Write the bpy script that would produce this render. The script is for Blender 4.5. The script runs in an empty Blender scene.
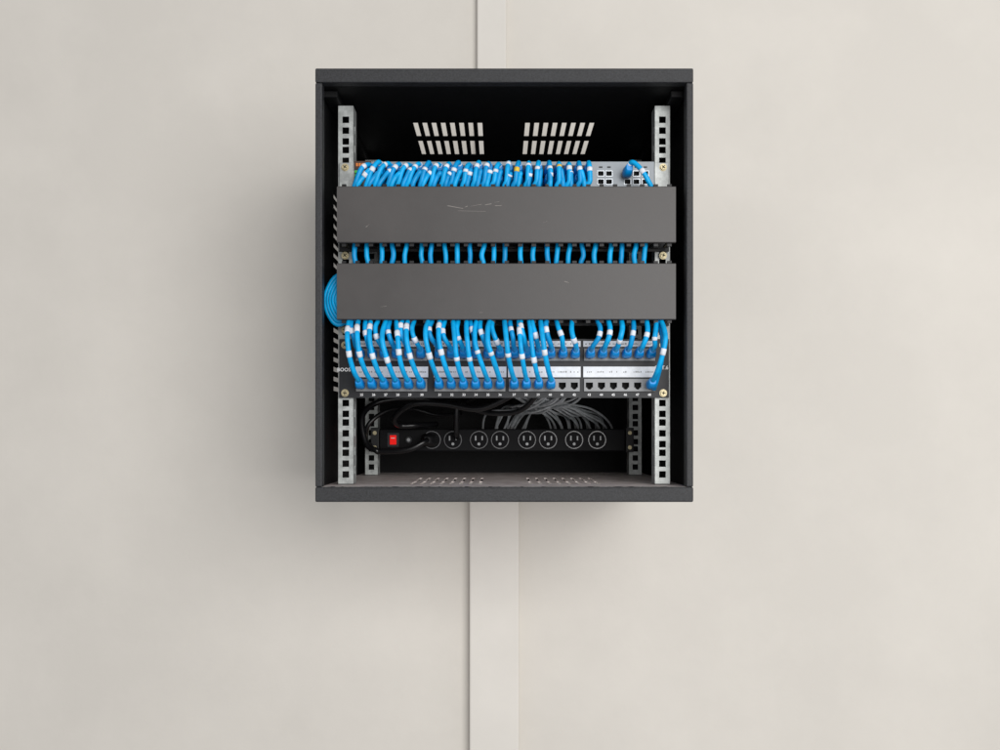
import bpy, bmesh, math, random
from mathutils import Vector, Matrix
random.seed(7)
S=0.001          # everything authored in millimetres
Z0=1.35          # eye height above the room floor (m)
scene=bpy.context.scene
COL=scene.collection

# ------------------------------------------------------------------ materials
def mat(name,color,rough=0.5,metal=0.0,var=0.15,scale=60,bump=0.0,bscale=400,col2=None,spec=0.5,c2pos=(0.4,0.7)):
    m=bpy.data.materials.new(name); m.use_nodes=True
    nt=m.node_tree; b=nt.nodes['Principled BSDF']
    b.inputs['Roughness'].default_value=rough; b.inputs['Metallic'].default_value=metal
    b.inputs['Specular IOR Level'].default_value=spec
    n=nt.nodes.new('ShaderNodeTexNoise')
    n.inputs['Scale'].default_value=scale; n.inputs['Detail'].default_value=6; n.inputs['Roughness'].default_value=0.65
    geo=nt.nodes.new('ShaderNodeNewGeometry')
    nt.links.new(geo.outputs['Position'],n.inputs['Vector'])
    r=nt.nodes.new('ShaderNodeValToRGB')
    c2=col2 or tuple(min(1,c*(1+var)) for c in color)
    c1=color if col2 else tuple(c*(1-var) for c in color)
    r.color_ramp.elements[0].position=c2pos[0]; r.color_ramp.elements[1].position=c2pos[1]
    r.color_ramp.elements[0].color=(*c1,1); r.color_ramp.elements[1].color=(*c2,1)
    nt.links.new(n.outputs['Fac'],r.inputs['Fac']); nt.links.new(r.outputs['Color'],b.inputs['Base Color'])
    mr=nt.nodes.new('ShaderNodeMapRange'); mr.inputs['To Min'].default_value=max(0.05,rough-0.08); mr.inputs['To Max'].default_value=min(1,rough+0.1)
    nt.links.new(n.outputs['Fac'],mr.inputs['Value']); nt.links.new(mr.outputs['Result'],b.inputs['Roughness'])
    if bump>0:
        n2=nt.nodes.new('ShaderNodeTexNoise'); n2.inputs['Scale'].default_value=bscale; n2.inputs['Detail'].default_value=4
        nt.links.new(geo.outputs['Position'],n2.inputs['Vector'])
        bp=nt.nodes.new('ShaderNodeBump'); bp.inputs['Strength'].default_value=bump; bp.inputs['Distance'].default_value=0.001
        nt.links.new(n2.outputs['Fac'],bp.inputs['Height']); nt.links.new(bp.outputs['Normal'],b.inputs['Normal'])
    return m
M_wall=mat('cream_wall_paint',(0.67,0.638,0.585),0.75,var=0.045,scale=2.2,bump=0.5,bscale=38)
M_trunk=mat('cream_trunking',(0.70,0.67,0.62),0.6,var=0.03,scale=5,bump=0.1,bscale=60)
M_black=mat('black_powder_coat',(0.004,0.004,0.0045),0.6,var=0.3,scale=50,bump=0.25,bscale=900,spec=0.18)
M_frame=mat('frame_powder_coat',(0.020,0.021,0.024),0.5,var=0.8,scale=420,bump=0.6,bscale=1100,c2pos=(0.35,0.75))
M_floor=mat('dusty_cabinet_floor',(0.55,0.47,0.445),0.5,scale=38,bump=0.3,bscale=700,col2=(0.84,0.76,0.73))
M_dust=mat('dust_edge',(0.12,0.115,0.11),0.8,scale=160,col2=(0.36,0.34,0.32))
M_rail=mat('galvanised_steel',(0.43,0.45,0.44),0.42,metal=0.3,var=0.25,scale=90,bump=0.1,bscale=300)
M_hole=mat('hole_dark',(0.006,0.006,0.006),0.8,spec=0.2)
M_cover=mat('charcoal_plastic_cover',(0.053,0.0485,0.047),0.44,var=0.15,scale=7,bump=0.15,bscale=1300,spec=0.45)
M_coveredge=mat('cover_edge',(0.02,0.02,0.02),0.4)
M_scratch=mat('pale_scratch',(0.28,0.26,0.24),0.7,scale=400)
M_finger=mat('black_plastic',(0.009,0.009,0.010),0.45,spec=0.3)
M_panel=mat('patch_panel_black',(0.016,0.017,0.020),0.45,var=0.2,scale=80,bump=0.1,bscale=900,spec=0.3)
M_port=mat('port_grey',(0.27,0.275,0.28),0.5,var=0.1)
M_label=mat('paper_label',(0.80,0.82,0.85),0.6,var=0.08,scale=120)
M_tag=mat('cable_tag_white',(0.72,0.76,0.82),0.55,var=0.12,scale=150)
M_white=mat('white_print',(0.85,0.85,0.85),0.6)
M_blue=mat('blue_cable_jacket',(0.000,0.375,0.77),0.40,var=0.14,scale=70,spec=0.3)
M_blue2=mat('blue_cable_jacket_deep',(0.000,0.29,0.65),0.40,var=0.14,scale=70,spec=0.3)
M_boot=mat('blue_boot',(0.000,0.26,0.68),0.36,var=0.12,scale=70,spec=0.4)
M_clear=mat('clear_plug',(0.60,0.66,0.70),0.15,var=0.1)
M_collar=mat('port_collar_metal',(0.42,0.45,0.48),0.3,metal=0.4,var=0.1)
M_switch=mat('switch_grey',(0.24,0.265,0.29),0.4,metal=0.1,var=0.08)
M_brown=mat('brown_badge',(0.06,0.022,0.010),0.5,var=0.2)
M_orange=mat('orange_print',(0.75,0.22,0.03),0.5,var=0.1)
M_green=mat('green_print',(0.08,0.65,0.06),0.5)
M_yellow=mat('yellow_tag',(0.72,0.48,0.04),0.5)
M_brass=mat('zinc_screw',(0.46,0.40,0.25),0.4,metal=0.6,var=0.25)
M_red=mat('red_switch',(0.55,0.003,0.002),0.3,var=0.1,spec=0.2)
M_rubber=mat('black_plastic_body',(0.004,0.004,0.005),0.55,spec=0.12)
M_face=mat('outlet_face_gloss',(0.004,0.004,0.005),0.5,spec=0.08)
M_cord=mat('black_cord',(0.006,0.006,0.007),0.32,spec=0.5)
M_outline=mat('outlet_grey',(0.11,0.11,0.115),0.25,var=0.3)
M_slot=mat('outlet_slot',(0.34,0.35,0.36),0.4,var=0.15)
M_gcable=mat('grey_cable_jacket',(0.50,0.53,0.55),0.5,var=0.25)
b=M_red.node_tree.nodes['Principled BSDF']
b.inputs['Emission Color'].default_value=(1,0.01,0.005,1); b.inputs['Emission Strength'].default_value=0.45

# ------------------------------------------------------------------ mesh helpers (mm)
def box(bm,x0,x1,y0,y1,z0,z1,mi=0):
    vs=[bm.verts.new((x,y,z)) for x in (x0,x1) for y in (y0,y1) for z in (z0,z1)]
    for f in ((0,1,3,2),(4,6,7,5),(0,4,5,1),(2,3,7,6),(0,2,6,4),(1,5,7,3)):
        fc=bm.faces.new([vs[i] for i in f]); fc.material_index=mi
def grid_sheet(bm,plane,c,u0,u1,v0,v1,holes,t,mi=0):
    """closed sheet of thickness t (towards +axis) with real rectangular openings"""
    us=sorted({u0,u1,*[h[0] for h in holes],*[h[1] for h in holes]}); us=[u for u in us if u0<=u<=u1]
    vs=sorted({v0,v1,*[h[2] for h in holes],*[h[3] for h in holes]}); vs=[v for v in vs if v0<=v<=v1]
    cache={}
    def V(u,v,k):
        key=(u,v,k)
        if key not in cache:
            d=c+k*t
            cache[key]=bm.verts.new({'xz':(u,d,v),'xy':(u,v,d),'yz':(d,u,v)}[plane])
        return cache[key]
    nu,nv=len(us)-1,len(vs)-1
    solid=[[True]*nv for _ in range(nu)]
    for i in range(nu):
        for j in range(nv):
            cu=(us[i]+us[i+1])/2; cv=(vs[j]+vs[j+1])/2
            if any(h[0]<cu<h[1] and h[2]<cv<h[3] for h in holes): solid[i][j]=False
    def F(*q):
        f=bm.faces.new(q); f.material_index=mi
    def S_(i,j): return 0<=i<nu and 0<=j<nv and solid[i][j]
    for i in range(nu):
        for j in range(nv):
            if not solid[i][j]: continue
            a,b_,c_,d=us[i],us[i+1],vs[j],vs[j+1]
            F(V(a,c_,0),V(b_,c_,0),V(b_,d,0),V(a,d,0)); F(V(a,c_,1),V(a,d,1),V(b_,d,1),V(b_,c_,1))
            if not S_(i-1,j): F(V(a,c_,0),V(a,d,0),V(a,d,1),V(a,c_,1))
            if not S_(i+1,j): F(V(b_,c_,0),V(b_,c_,1),V(b_,d,1),V(b_,d,0))
            if not S_(i,j-1): F(V(a,c_,0),V(a,c_,1),V(b_,c_,1),V(b_,c_,0))
            if not S_(i,j+1): F(V(a,d,0),V(b_,d,0),V(b_,d,1),V(a,d,1))
def catmull(pts,n=8):
    P=[Vector(p) for p in pts]; P=[P[0]*2-P[1]]+P+[P[-1]*2-P[-2]]
    out=[]
    for i in range(1,len(P)-2):
        a,b,c,d=P[i-1],P[i],P[i+1],P[i+2]
        for k in range(n):
            t=k/n
            out.append(0.5*((2*b)+(c-a)*t+(2*a-5*b+4*c-d)*t*t+(3*b-a-3*c+d)*t**3))
    out.append(P[-2]); return out
def tube(bm,path,r,seg=10,mi=0):
    rings=[]; prev=None
    for i,p in enumerate(path):
        t=(path[min(i+1,len(path)-1)]-path[max(i-1,0)])
        if t.length<1e-6: t=Vector((0,0,1))
        t.normalize()
        if prev is None:
            n=t.orthogonal().normalized()
        else:
            n=(prev-t*prev.dot(t)); n=n.normalized() if n.length>1e-5 else t.orthogonal().normalized()
        prev=n; b=t.cross(n)
        rings.append([bm.verts.new(p+(n*math.cos(a)+b*math.sin(a))*r) for a in [2*math.pi*k/seg for k in range(seg)]])
    for i in range(len(rings)-1):
        for k in range(seg):
            f=bm.faces.new((rings[i][k],rings[i][(k+1)%seg],rings[i+1][(k+1)%seg],rings[i+1][k])); f.smooth=True; f.material_index=mi
    for rg in (rings[0],rings[-1]):
        f=bm.faces.new(rg); f.material_index=mi
def disc(bm,cx,cz,y0,y1,r,seg=20,mi=0,rot=0):
    """short cylinder on the Y axis"""
    a=[bm.verts.new((cx+r*math.cos(rot+2*math.pi*k/seg),y0,cz+r*math.sin(rot+2*math.pi*k/seg))) for k in range(seg)]
    b=[bm.verts.new((cx+r*math.cos(rot+2*math.pi*k/seg),y1,cz+r*math.sin(rot+2*math.pi*k/seg))) for k in range(seg)]
    for k in range(seg):
        f=bm.faces.new((a[k],a[(k+1)%seg],b[(k+1)%seg],b[k])); f.material_index=mi
    for q in (a,b):
        f=bm.faces.new(q); f.material_index=mi
def loft(bm,secs,mi=0,seg=12,e=0.55):
    """superellipse sections (x,y,z,halfwidth,halfheight) roughly along Y"""
    rings=[]
    for (x,y,z,hw,hh) in secs:
        rg=[]
        for k in range(seg):
            a=2*math.pi*(k+0.5)/seg; ca,sa=math.cos(a),math.sin(a)
            rg.append(bm.verts.new((x+hw*math.copysign(abs(ca)**e,ca),y,z+hh*math.copysign(abs(sa)**e,sa))))
        rings.append(rg)
    for i in range(len(rings)-1):
        for k in range(seg):
            f=bm.faces.new((rings[i][k],rings[i][(k+1)%seg],rings[i+1][(k+1)%seg],rings[i+1][k])); f.material_index=mi; f.smooth=True
    for rg in (rings[0],rings[-1]):
        f=bm.faces.new(rg); f.material_index=mi
def finish(name,bm,mats,parent=None,label=None,category=None,group=None,bevel=0,kind=None):
    bmesh.ops.recalc_face_normals(bm,faces=bm.faces[:])
    xs=[v.co.x for v in bm.verts]; ys=[v.co.y for v in bm.verts]; zs=[v.co.z for v in bm.verts]
    o=Vector(((min(xs)+max(xs))/2,(min(ys)+max(ys))/2,min(zs)))
    for v in bm.verts: v.co=(v.co-o)*S
    me=bpy.data.meshes.new(name); bm.to_mesh(me); bm.free()
    for m in mats: me.materials.append(m)
    ob=bpy.data.objects.new(name,me); COL.objects.link(ob)
    W=o*S+Vector((0,0,Z0)); ob.location=W; ob['_w']=list(W)
    if parent: attach(ob,parent)
    if label: ob['label']=label
    if category: ob['category']=category
    if group: ob['group']=group
    if kind: ob['kind']=kind
    if bevel:
        md=ob.modifiers.new('bevel','BEVEL'); md.width=bevel*S; md.segments=2; md.limit_method='ANGLE'; md.angle_limit=math.radians(40)
    return ob
def attach(ob,parent):
    # nothing is rotated or scaled, so the parent's world position is enough
    ob.parent=parent; ob.matrix_parent_inverse=Matrix.Translation(-Vector(parent['_w']))
def root(name,x,y,z,label,category,group=None):
    e=bpy.data.objects.new(name,None); e.empty_display_size=0.03; COL.objects.link(e)
    e.location=(x*S,y*S,z*S+Z0); e['_w']=list(e.location); e['label']=label; e['category']=category
    if group: e['group']=group
    return e
def lettering(name,items,parent,material,depth=0.25):
    """items: (text,x,y,z,size mm,align) ; joined in one mesh facing -Y"""
    bm=bmesh.new()
    for (txt,x,y,z,size,al) in items:
        cu=bpy.data.curves.new('t','FONT'); cu.body=txt; cu.size=size; cu.align_x=al; cu.align_y='CENTER'; cu.extrude=depth/2; cu.resolution_u=2; cu.offset=0.028*size
        ob=bpy.data.objects.new('t',cu); COL.objects.link(ob)
        bpy.context.view_layer.update()
        me=bpy.data.meshes.new_from_object(ob.evaluated_get(bpy.context.evaluated_depsgraph_get()))
        me.transform(Matrix.Translation((x,y,z))@Matrix.Rotation(math.radians(90),4,'X'))
        bm.from_mesh(me); bpy.data.objects.remove(ob); bpy.data.curves.remove(cu); bpy.data.meshes.remove(me)
    return finish(name,bm,[material],parent)

# ------------------------------------------------------------------ wall
WY=432
bm=bmesh.new(); box(bm,-3200,3200,WY,WY+120,-1350,1900)
finish('wall',bm,[M_wall],label='cream painted plaster wall behind the black rack cabinet',category='wall')
bm=bmesh.new(); box(bm,-58,36,WY-26,WY-1,-1350,-96)
finish('wall_trunking',bm,[M_trunk],label='wide cream cable trunking running down the wall below cabinet',category='cable trunking',bevel=3)
bm=bmesh.new(); box(bm,-44,12,WY-16,WY-1,500,1900)
finish('wall_trunking',bm,[M_trunk],label='narrow cream cable trunking running up the wall above cabinet',category='cable trunking',bevel=3)

# ------------------------------------------------------------------ cabinet
XL,XR=-259,271; YF,YB=-60,400; ZT,ZC,ZF,ZB=507,487,-80,-101
cab=root('rack_cabinet',6,170,ZB,'black steel wall mounted rack cabinet with open front on cream wall','rack cabinet')
def slotrows(x0,n=8,pitch=14.6,w=7.6,y=((112,182),(204,283))):
    return [(x0+i*pitch,x0+i*pitch+w,a,b) for i in range(n) for a,b in y]
slots=slotrows(-138)+slotrows(40)
bm=bmesh.new(); grid_sheet(bm,'xy',ZC,XL+2,XR-2,YF+18,YB-2,slots,1.5)
finish('top_panel',bm,[M_black],cab)
fs=slotrows(-134,w=4.5)+slotrows(44,w=4.5)
bm=bmesh.new(); grid_sheet(bm,'xy',ZF-2,XL+2,XR-2,YF+18,YB-2,[(a,b,c-90,d-90) for a,b,c,d in fs],1.5)
finish('bottom_panel',bm,[M_floor],cab,label='dusty brown tinted cabinet floor with slots')
sh=[(60,118,z0+i*15,z0+i*15+7) for z0 in (250,60) for i in range(8)]
bm=bmesh.new(); grid_sheet(bm,'yz',XL+3,YF+18,YB-2,ZB+1,ZT-1,sh,1.5)
finish('side_panel',bm,[M_black],cab)
bm=bmesh.new(); grid_sheet(bm,'yz',XR-4.5,YF+18,YB-2,ZB+1,ZT-1,[],1.5)
finish('side_panel',bm,[M_black],cab)
bm=bmesh.new(); box(bm,XL+3,XR-3,YB,YB+2,ZB+2,ZT-2)
finish('back_panel',bm,[M_black],cab)
bm=bmesh.new(); box(bm,XL,XR,YF,YF+18,ZC,ZT)
finish('front_frame_header',bm,[M_frame],cab,bevel=2)
bm=bmesh.new(); box(bm,XL,XR,YF,YF+18,ZB,ZF)
finish('front_frame_sill',bm,[M_frame],cab,bevel=2)
for zz,nm in ((ZF,'sill_dust'),):
    bm=bmesh.new(); x=XL+4
    while x<XR-6:
        w=random.uniform(6,40)
        box(bm,x,min(x+w,XR-5),YF+3,YF+3+random.uniform(5,12),zz+0.02,zz+0.4); x+=w+random.uniform(1,9)
    finish(nm,bm,[M_dust],cab)
for a,b in ((XL,XL+10),(XR-10,XR)):
    bm=bmesh.new(); box(bm,a,b,YF+0.5,YF+17.5,ZF,ZC)
    finish('front_frame_post',bm,[M_frame],cab,bevel=2)
def rail(xc,y,z0,z1,inner,name='mounting_rail'):
    holes=[]; z=z0+9; k=0
    st=[15.875,15.875,12.7]
    while z+10<z1-4:
        holes.append((xc-4.9,xc+4.9,z,z+9.6)); z+=st[k%3]; k+=1
    bm=bmesh.new(); grid_sheet(bm,'xz',y,xc-11,xc+11,z0,z1,holes,1.8)
    h2=[]; z=z0+14
    while z+14<z1: h2.append((y+10,y+17,z,z+12)); z+=28
    xo=xc+inner*11-(1.6 if inner>0 else 0)
    grid_sheet(bm,'yz',xo,y+1.8,y+30,z0,z1,h2,1.6)
    xo=xc-inner*11-(0 if inner>0 else 1.6)
    grid_sheet(bm,'yz',xo,y+1.8,y+22,z0,z1,[],1.6)
    finish(name,bm,[M_rail],cab)
CX=6
for yy,zt in ((3,476),(276,476)):
    rail(CX-232.5,yy,ZF+1,zt,1); rail(CX+232.5,yy,ZF+1,zt,-1)
for zz in (ZC-10,):
    for xs_ in (XL+6,XR-26):
        bm=bmesh.new(); box(bm,xs_,xs_+20,-30,330,zz,zz+9); finish('rail_brace',bm,[M_black],cab,bevel=1)

def screw(parent,x,z,y=-3):
    a=random.uniform(0,1.5)
    bm=bmesh.new(); disc(bm,x,z,y-2.6,y,4.2,18); disc(bm,x,z,y+0.01,y+0.8,5.6,18)
    for q in (0,math.pi/2):
        u=Vector((math.cos(a+q),0,math.sin(a+q))); v=Vector((-u.z,0,u.x)); c=Vector((x,y-2.75-q*0.02,z))
        f=bm.faces.new([bm.verts.new(c+u*s*3+v*t*0.55) for s,t in ((-1,-1),(1,-1),(1,1),(-1,1))]); f.material_index=1
    finish('screw',bm,[M_brass,M_hole],parent)

# ------------------------------------------------------------------ switch
sw=root('network_switch',6,100,348,'grey rack mounted network switch crowded with blue cables','network switch')
bm=bmesh.new(); box(bm,-212,225,0,260,348.5,392); finish('housing',bm,[M_switch],sw,bevel=1)
SWX=[-184+i*14.1 for i in range(23)]
def sq(xl,zl,w=5.2,h=4.3): return [(x-w,x+w,z-h,z+h) for x in xl for z in zl]
RX=[147,159,186,199,212]
holes=sq(SWX,(372,357.5))+sq(RX,(374,362),4.2,3.4)
bm=bmesh.new(); grid_sheet(bm,'xz',-5.4,-212,225,349,391.5,holes,4)
finish('face_plate',bm,[M_switch],sw)
for a,b in ((-192,-4),(-4,133)):
    bm=bmesh.new()
    grid_sheet(bm,'xz',-6.2,a+1,b-1,351,386,[h for h in holes if h[0]>a and h[1]<b],0.7)
    finish('port_bank',bm,[M_panel],sw)
for x in RX:
    for z in (374,362):
        bm=bmesh.new(); grid_sheet(bm,'xz',-6.6,x-5.2,x+5.2,z-4.4,z+4.4,[(x-4.2,x+4.2,z-3.4,z+3.4)],1.1)
        finish('port_collar',bm,[M_collar],sw)
bm=bmesh.new(); box(bm,-210,223,-0.9,-0.2,350,391); finish('port_recess',bm,[M_hole],sw)
for a,b in ((CX-241,-213),(226,CX+241)):
    bm=bmesh.new(); box(bm,a,b,-2.5,-0.5,349,391); finish('mounting_ear',bm,[M_rail],sw,bevel=0.6)
bm=bmesh.new(); box(bm,-212,-188,-8.4,-5.5,380,391.5,0)
for i in range(5): box(bm,-209.5+i*4.1,-206.7+i*4.1,-8.8,-8.45,384,388.5,1)
finish('badge',bm,[M_brown,M_orange],sw)
for i in range(4):
    bm=bmesh.new(); box(bm,-211.5,-201,-8.4,-5.5,357.5+i*5.6,361.2+i*5.6); finish('indicator_light',bm,[M_green],sw)
for x in RX:
    bm=bmesh.new(); box(bm,x-2.5,x+2.5,-6.0,-5.5,382.5,384.5); finish('port_marking',bm,[M_panel],sw)
for x in (CX-232.5,CX+232.5): screw(sw,x,384,-3)

# ------------------------------------------------------------------ cable managers
def manager(zc,scr):
    z0,z1=zc-40,zc+40
    r=root('cable_manager',9,-20,z0,'charcoal horizontal cable manager with flat front cover' + (', scratched' if scr else ', plain'),'cable manager','cable managers across the rack')
    bm=bmesh.new(); box(bm,CX-241,CX+241,-3,-0.5,z0-3,z1+3)
    finish('base_plate',bm,[M_finger],r)
    n=25
    for s,zz in ((1,z1),(-1,z0)):
        bm=bmesh.new()
        a,b=(zz-3.2,zz-0.6) if s>0 else (zz+0.6,zz+3.2)
        box(bm,CX-226,CX+226,-9,-3.1,a,b)
        for i in range(n):
            x=-221+i*(461/(n-1))
            box(bm,x-3.2,x+3.2,-46,-8.9,a+0.1,b-0.1)
            c,d=(zz-0.5,zz+4) if s>0 else (zz-4,zz+0.5)
            box(bm,x-3.0,x+3.0,-46,-42,c,d)
        finish('finger_comb',bm,[M_finger],r)
    bm=bmesh.new()
    x0,x1=-230,248
    prof=[(-40,z0+2.5),(-49,z0),(-51,z0+1.2),(-51,z1-1.2),(-49,z1),(-40,z1-2.5)]
    inn=[(-39.5,z0+4),(-48,z0+1.8),(-49,z0+2.5),(-49,z1-2.5),(-48,z1-1.8),(-39.5,z1-4)]
    ra=[]
    for x in (x0,x1):
        ra.append(([bm.verts.new((x,p[0],p[1])) for p in prof],[bm.verts.new((x,p[0],p[1])) for p in inn]))
    for k in range(len(prof)-1):
        bm.faces.new((ra[0][0][k],ra[1][0][k],ra[1][0][k+1],ra[0][0][k+1]))
        bm.faces.new((ra[0][1][k],ra[0][1][k+1],ra[1][1][k+1],ra[1][1][k]))
        for q in (0,1):
            f=bm.faces.new((ra[q][0][k],ra[q][0][k+1],ra[q][1][k+1],ra[q][1][k])); f.material_index=1
    sc_=((-75,-52,12,-4,0.5),(-50,-46,10,1,1.1),(-44,-26,11,3,0.45),(-22,-12,13,1.5,0.9),(-8,2,12,0,0.6),(-60,-20,5,-1,0.3),(-12,-1,16,2,0.4),(60,66,-12,2,0.4),(-190,-184,-18,4,0.4)) if scr else ((-170,-160,-22,1,0.35),(90,97,14,-2,0.35),(-30,-24,-30,0,0.35))
    for (a,b,z,dz,w) in sc_:
        y=-51.25
        vs=[bm.verts.new(c) for c in ((a,y,zc+z),(b,y,zc+z+dz),(b,y,zc+z+dz+w),(a+2,y,zc+z+w))]
        f=bm.faces.new(vs); f.material_index=2
    finish('front_cover',bm,[M_cover,M_coveredge,M_scratch],r)
    for x in (CX-232.5,CX+232.5): screw(r,x,z0-9,-3.2)
    return r
manager(304,True); manager(195.5,False)

# ------------------------------------------------------------------ patch panel
pp=root('patch_panel',6,0,47,'black two row 48 port patch panel with blue cables plugged in','patch panel')
GX=[-211,-96.7,11.7,121.6]; PIT=17.6
ROW=[(110,'top'),(65.5,'bottom')]
bm=bmesh.new()
hs=[]
for gx in GX:
    for zc,_ in ROW: hs.append((gx+0.5,gx+105,zc-9.5,zc+9.5))
grid_sheet(bm,'xz',-3,CX-241,CX+241,47,133,hs,2.2)
finish('face_plate',bm,[M_panel],pp)
bm=bmesh.new(); box(bm,CX-220,CX+220,3,45,50,130); finish('rear_housing',bm,[M_hole],pp)
for gx in GX:
    for zc,_ in ROW:
        h=[]
        for i in range(6):
            c=gx+PIT*(i+0.5)
            h+=[(c-5.2,c+5.2,zc-3.5,zc+3.8),(c-3.4,c+3.4,zc-5.2,zc-3.5),(c-1.9,c+1.9,zc-6.4,zc-5.2)]
        bm=bmesh.new(); grid_sheet(bm,'xz',-6,gx+1,gx+104.6,zc-9,zc+9,h,6)
        finish('port_block',bm,[M_port],pp)
        z1=zc+(20 if zc>80 else 27); z0=zc+11.5
        bm=bmesh.new(); box(bm,gx,gx+106,-5.2,-3.3,z0,z1,0)
        for i in range(6):
            c=gx+PIT*(i+0.5)
            for k in range(5):
                if random.random()<0.8: 
                    w=random.uniform(1,2.2); xx=c-6+k*2.6
                    box(bm,xx,xx+w,-5.6,-5.25,(z0+z1)/2-1.0,(z0+z1)/2+random.uniform(0.4,1.4),1)
        finish('label_strip',bm,[M_label,M_port],pp)
items=[]
for g,gx in enumerate(GX):
    for i in range(6):
        items.append((str(25+g*6+i),gx+PIT*(i+0.5),-3.3,51.4,4.8,'CENTER'))
items.append(('BOOST',-238,-3.3,88,7.4,'LEFT')); items.append(('CAT.6',246,-3.3,91,7.6,'RIGHT'))
lettering('printed_lettering',items,pp,M_white)
for x in (CX-232.5,CX+232.5): screw(pp,x,124,-4); screw(pp,x,54,-4)

# ------------------------------------------------------------------ blue cables
GRP='blue network patch cables'
def boot_back(x,z,up,parent,y0=-2,lean=0,name='connector_boot'):
    bm=bmesh.new()
    loft(bm,[(x,y0,z,5.2,4.0),(x,y0-9,z,5.6,4.6)],1)
    loft(bm,[(x,y0-8.5,z,6.6,6.3),(x,y0-17,z+0.3*up,6.9,6.8),(x+lean*0.2,y0-24,z+1.8*up,5.8,6.4),(x+lean*0.5,y0-31,z+5*up,4.4,4.9)],0)
    return finish(name,bm,[M_boot,M_clear],parent)
def wrap(path,i0,n,parent,m=M_tag,r=3.9):
    seg=path[i0:i0+n+1]
    if len(seg)<2: return
    bm=bmesh.new(); tube(bm,seg,r+random.uniform(0,0.4),10); finish('cable_label',bm,[m],parent)
R=3.5
def cable(pts,label,mats,n=8):
    path=catmull(pts,n); bm=bmesh.new(); tube(bm,path,R*random.uniform(0.96,1.06),10)
    ob=finish('network_cable',bm,[mats],None,label,'network cable',GRP)
    return ob,path
k=0
ru=random.uniform
def leanf(f): return -24+30*f+ru(-3,3)
for g,gx in enumerate(GX):
    for i in range(6):
        xe=gx+PIT*(i+0.5)
        f=k/23
        xs=SWX[k] if k<23 else 184
        zs=372
        lean=leanf(f)
        if k==23: lean=32
        xg=-206+k*(416/23)+ru(-2.5,2.5)
        right=(g==3)
        dx=(6+ru(-2,3)) if right else (-8+ru(-2.5,2.5))
        bow=ru(-3,3); fo=ru(-3,5); hz=ru(-4,4)
        pts=[(xs,-27,zs+5),(xs+lean*0.15,-37,zs+7+ru(-1,3)),(xs+lean*0.5,-44,zs-1+ru(-2,2)),(xs+lean*0.8,-44,354),(xs+lean,-38,338),
             (xg+ru(-2,2),-26,300),(xg+ru(-2,2),-31,268),(xg+ru(-2,2),-33,250),(xg+ru(-2,2),-31,232),(xe+dx,-26,195),(xe+dx,-38,160),
             (xe+dx*1.1+bow,-50-fo,145+hz),(xe+dx*0.7+bow*1.2,-54-fo,131+hz*0.6),(xe+dx*0.2,-47,119.5),(xe,-34,114)]
        ob,path=cable(pts,'blue patch cable from switch through covers to upper panel row',M_blue if k%3 else M_blue2)
        boot_back(xs,zs,0.8,ob,-3,lean*0.1)
        boot_back(xe,110,1,ob,-4)
        wrap(path,int(1.7*8)+random.randint(-2,4),random.choice((2,3)),ob,M_yellow if k in (15,19) else M_tag)
        if k%2==1: wrap(path,int(0.3*8),3,ob)
        wrap(path,int((10.9 if k%3!=2 else 11.7)*8)+random.randint(0,5),random.choice((3,4,4)),ob)
        k+=1
for k in range(22):
    f=k/23; xs=SWX[k]; lean=leanf(f)
    pts=[(xs,-33,362),(xs+lean*0.1+2,-44,365+ru(-2,4)),(xs+lean*0.5+3,-43.5,358),(xs+lean*0.8+3,-43,346),(xs+lean+3,-30,325),(xs+lean+10,-20,300)]
    ob,path=cable(pts,'blue patch cable from lower switch port into cable manager',M_blue2 if k%3 else M_blue)
    boot_back(xs,357.5,0.8,ob,-3,lean*0.1)
    if k%2==0: wrap(path,int(1.2*8)+random.randint(-2,3),3,ob)
low=[(g,i) for g in (0,1) for i in range(6)]+[(2,0),(2,1),(2,2),(2,3),(3,5)]
for (g,i) in low:
    xe=GX[g]+PIT*(i+0.5)
    if g==3: dx=10; 
    else: dx=-14+ru(-3,3)
    bow=ru(-3,3); fo=ru(-4,6)
    pts=[(xe+dx-4,-20,215),(xe+dx-2,-28,180),(xe+dx,-40,158),(xe+dx+bow,-57-fo,142+ru(-3,3)),(xe+dx*0.9+bow*1.3,-66-fo,122+ru(-4,4)),(xe+dx*0.65+bow*0.5,-64-fo*0.6,102),(xe+dx*0.3,-53,83),(xe,-35,71)]
    ob,path=cable(pts,'blue patch cable drooping into lower patch panel row',M_blue)
    boot_back(xe,65.5,1,ob,-4)
    wrap(path,int(ru(4.5,5.1)*8),random.choice((2,3,3)),ob)
    if random.random()<0.6: wrap(path,int(2.6*8)+random.randint(0,6),4,ob)
for j in range(5):
    o=j*4.2; d=-10-j*3
    pts=[(-190,-14+d,228-o),(-222,-14+d,226-o*0.8),(-238+o*0.6,-16+d,218-o),(-248+o,-17+d,200-o*0.4),(-250+o,-18+d,184),(-246+o,-18+d,166+o*0.4),(-234+o*0.5,-16+d,152+o),(-215,-14+d,150+o+8),(-190,-14+d,166)]
    cable(pts,'slack loop of blue cable bulging beside the cover',M_blue,10)
pts=[(208,-18,170),(226,-30,158),(229,-45,140),(230,-48,118),(228,-46,96),(224,-30,70),(224,-10,60)]
cable(pts,'blue patch cable drooping past the panel end',M_blue2,8)

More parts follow.
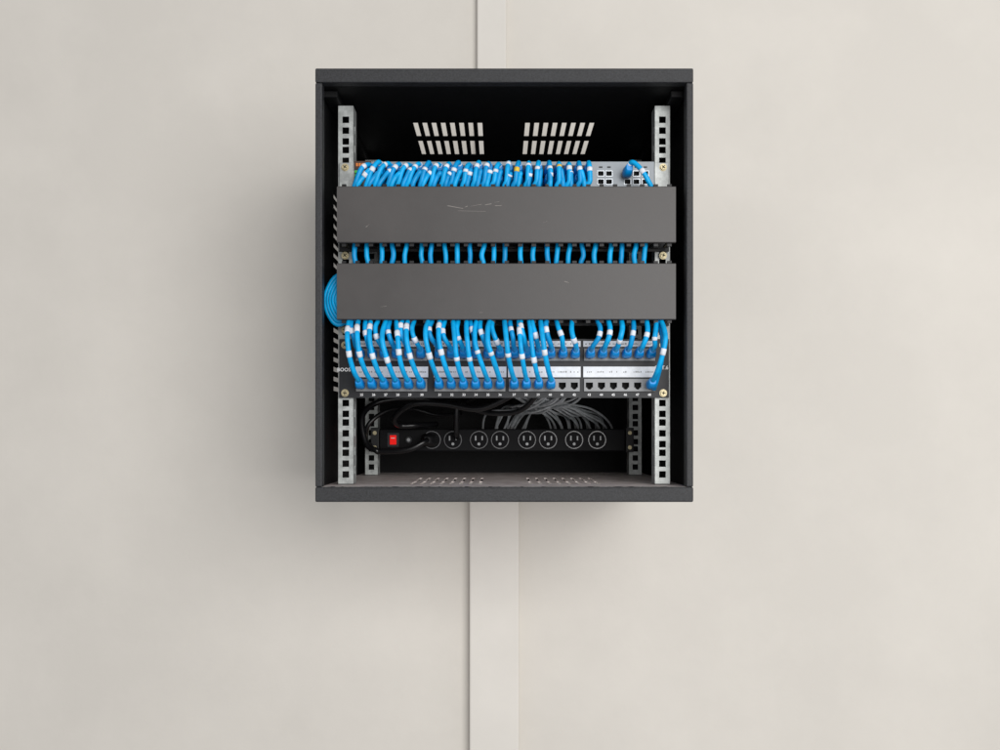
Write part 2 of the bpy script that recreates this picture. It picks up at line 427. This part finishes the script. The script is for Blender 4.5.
# ------------------------------------------------------------------ power strip
PY=236
pd=root('power_strip',6,PY+20,-39,'black rack mounted power strip with red rocker switch','power strip')
bm=bmesh.new(); box(bm,-208,216,PY,PY+42,-37,2); finish('body',bm,[M_rubber],pd,bevel=2)
for a,b,s in ((-222,-208.5,-1),(216.5,230,1)):
    bm=bmesh.new(); box(bm,a,b,PY-1,PY+1.4,-38,4); finish('mounting_bracket',bm,[M_finger],pd,bevel=0.8)
sc=1.72
def pdx(px): return (px-500)*sc
zc=-17
bm=bmesh.new(); box(bm,pdx(387.5),pdx(399),PY-2,PY-0.2,zc-12,zc+12,0); box(bm,pdx(390.2),pdx(396.6),PY-5,PY-2.1,zc-8,zc+8,1); box(bm,pdx(391.4),pdx(395.2),PY-5.4,PY-5.1,zc+2.5,zc+3.8,2)
finish('rocker_switch',bm,[M_panel,M_red,M_white],pd,bevel=0.6)
bm=bmesh.new(); disc(bm,pdx(409),zc,PY-5,PY-0.2,5.5,20); disc(bm,pdx(409),zc,PY-7,PY-5.05,3.0,16,1); finish('breaker_button',bm,[M_panel,M_slot],pd)
for px in (432,453,479,500,527,548,574,597):
    x=pdx(px); bm=bmesh.new()
    disc(bm,x,zc,PY-1.2,PY-0.2,17,8,1,math.pi/8)
    disc(bm,x,zc,PY-2.6,PY-1.25,15.4,28,0); disc(bm,x,zc,PY-3.4,PY-2.65,14.0,28,1)
    box(bm,x-6.8,x-4.4,PY-3.9,PY-3.45,zc-1,zc+7,2); box(bm,x+4.4,x+6.8,PY-3.9,PY-3.45,zc-0.5,zc+6.5,2); disc(bm,x,zc-7,PY-3.9,PY-3.45,2.5,12,2)
    finish('outlet',bm,[M_outline,M_face,M_slot],pd)
for x in (-215,223):
    for z in (-5,-30):
        bm=bmesh.new(); disc(bm,x,z,PY-3,PY-1.1,3.4,14); finish('screw',bm,[M_brass],pd)
def cord(pts,r,plug=None):
    path=catmull(pts,10); bm=bmesh.new(); tube(bm,path,r,12)
    ob=finish('power_cord',bm,[M_cord],pd)
    if plug:
        x,y,z=plug; bm=bmesh.new(); loft(bm,[(x,y,z,13,11),(x,y-10,z,13,11),(x,y-22,z,10,9),(x-2,y-36,z,5,5)],0,16)
        finish('plug',bm,[M_finger],ob)
    return ob
x=pdx(430)
cord([(x-2,PY-38,zc),(x-8,PY-50,zc-4),(x-34,PY-52,zc-16),(x-80,PY-40,zc-19),(-208,PY-40,zc-17),(-226,PY-30,zc-5),(-234,PY-20,22),(-214,PY,46),(-170,PY+10,54),(-120,PY+20,52),(-60,PY+30,40),(20,PY+60,50)],5.0,(x,PY-3.6,zc))
cord([(-60,PY-40,64),(-71,PY-50,40),(-73,PY-44,14),(-73,PY-34,-4),(-73,PY-10,-12)],4.8)
cord([(30,80,60),(-30,110,34),(-90,130,42),(-140,140,42),(-172,160,22),(-168,190,8),(-140,200,8),(-110,PY+10,10)],5.0)
cord([(-216,PY+10,-28),(-228,PY-10,-20),(-222,PY-24,10),(-190,PY-10,34),(-150,PY+20,36),(-110,PY+40,26),(-70,PY+70,30)],3.8)
cord([(60,90,56),(30,120,30),(-20,150,28),(-60,170,44),(-40,200,56)],4.2)
for j in range(40):
    t=j/39
    if j%3==0:
        x0=40+60*t+ru(-12,12)
        pts=[(x0+30,60,70),(x0+10+ru(-10,10),110,46+ru(-3,6)),(x0-20+ru(-12,12),180,34+ru(-5,8)),(x0-50+ru(-12,12),260,24+ru(0,16)),(x0-70,340,-20)]
    else:
        x0=10+30*t+ru(-8,8); e=ru(-22,22)
        pts=[(x0,50,76),(x0+8,84,58+ru(-3,3)),(x0+36+20*t+e*0.3,150,46+ru(-5,5)),(x0+72+34*t+e*0.7,220,32+ru(-7,7)),(x0+98+44*t+e,290,12+ru(-6,16)),(x0+110+44*t+e,350,-24)]
    path=catmull(pts,8); bm=bmesh.new(); tube(bm,path,1.9,8)
    finish('grey_cable',bm,[M_gcable],None,'thin grey cable running behind the patch panel','network cable','grey cables behind the patch panel')

for o in bpy.data.objects:
    if '_w' in o: del o['_w']
# ------------------------------------------------------------------ light, world, camera
w=bpy.data.worlds.new('World'); scene.world=w; w.use_nodes=True
bg=w.node_tree.nodes['Background']; bg.inputs['Color'].default_value=(0.98,0.98,1.0,1); bg.inputs['Strength'].default_value=0.48
def area(name,loc,target,sx,sy,power,color):
    l=bpy.data.lights.new(name,'AREA'); l.shape='RECTANGLE'; l.size=sx; l.size_y=sy; l.energy=power; l.color=color
    o=bpy.data.objects.new(name,l); COL.objects.link(o); o.location=loc
    o.rotation_euler=(Vector(target)-Vector(loc)).to_track_quat('-Z','Y').to_euler(); return o
area('soft_key_light',(1.1,-2.8,Z0+0.5),(0,0.2,Z0-0.25),2.0,1.8,84,(1.0,0.985,0.965))  # broad soft key lamp placed out of view at front right
cam=bpy.data.cameras.new('camera'); co=bpy.data.objects.new('camera',cam); COL.objects.link(co)
co.location=(0,-1.36,Z0); co.rotation_euler=(math.radians(90),0,0)
cam.sensor_width=36; cam.lens=36*1.36/1.465; cam.shift_y=0.055; cam.clip_start=0.01; cam.clip_end=100
scene.camera=co
scene.view_settings.view_transform='Standard'; scene.view_settings.look='None'; scene.view_settings.exposure=0
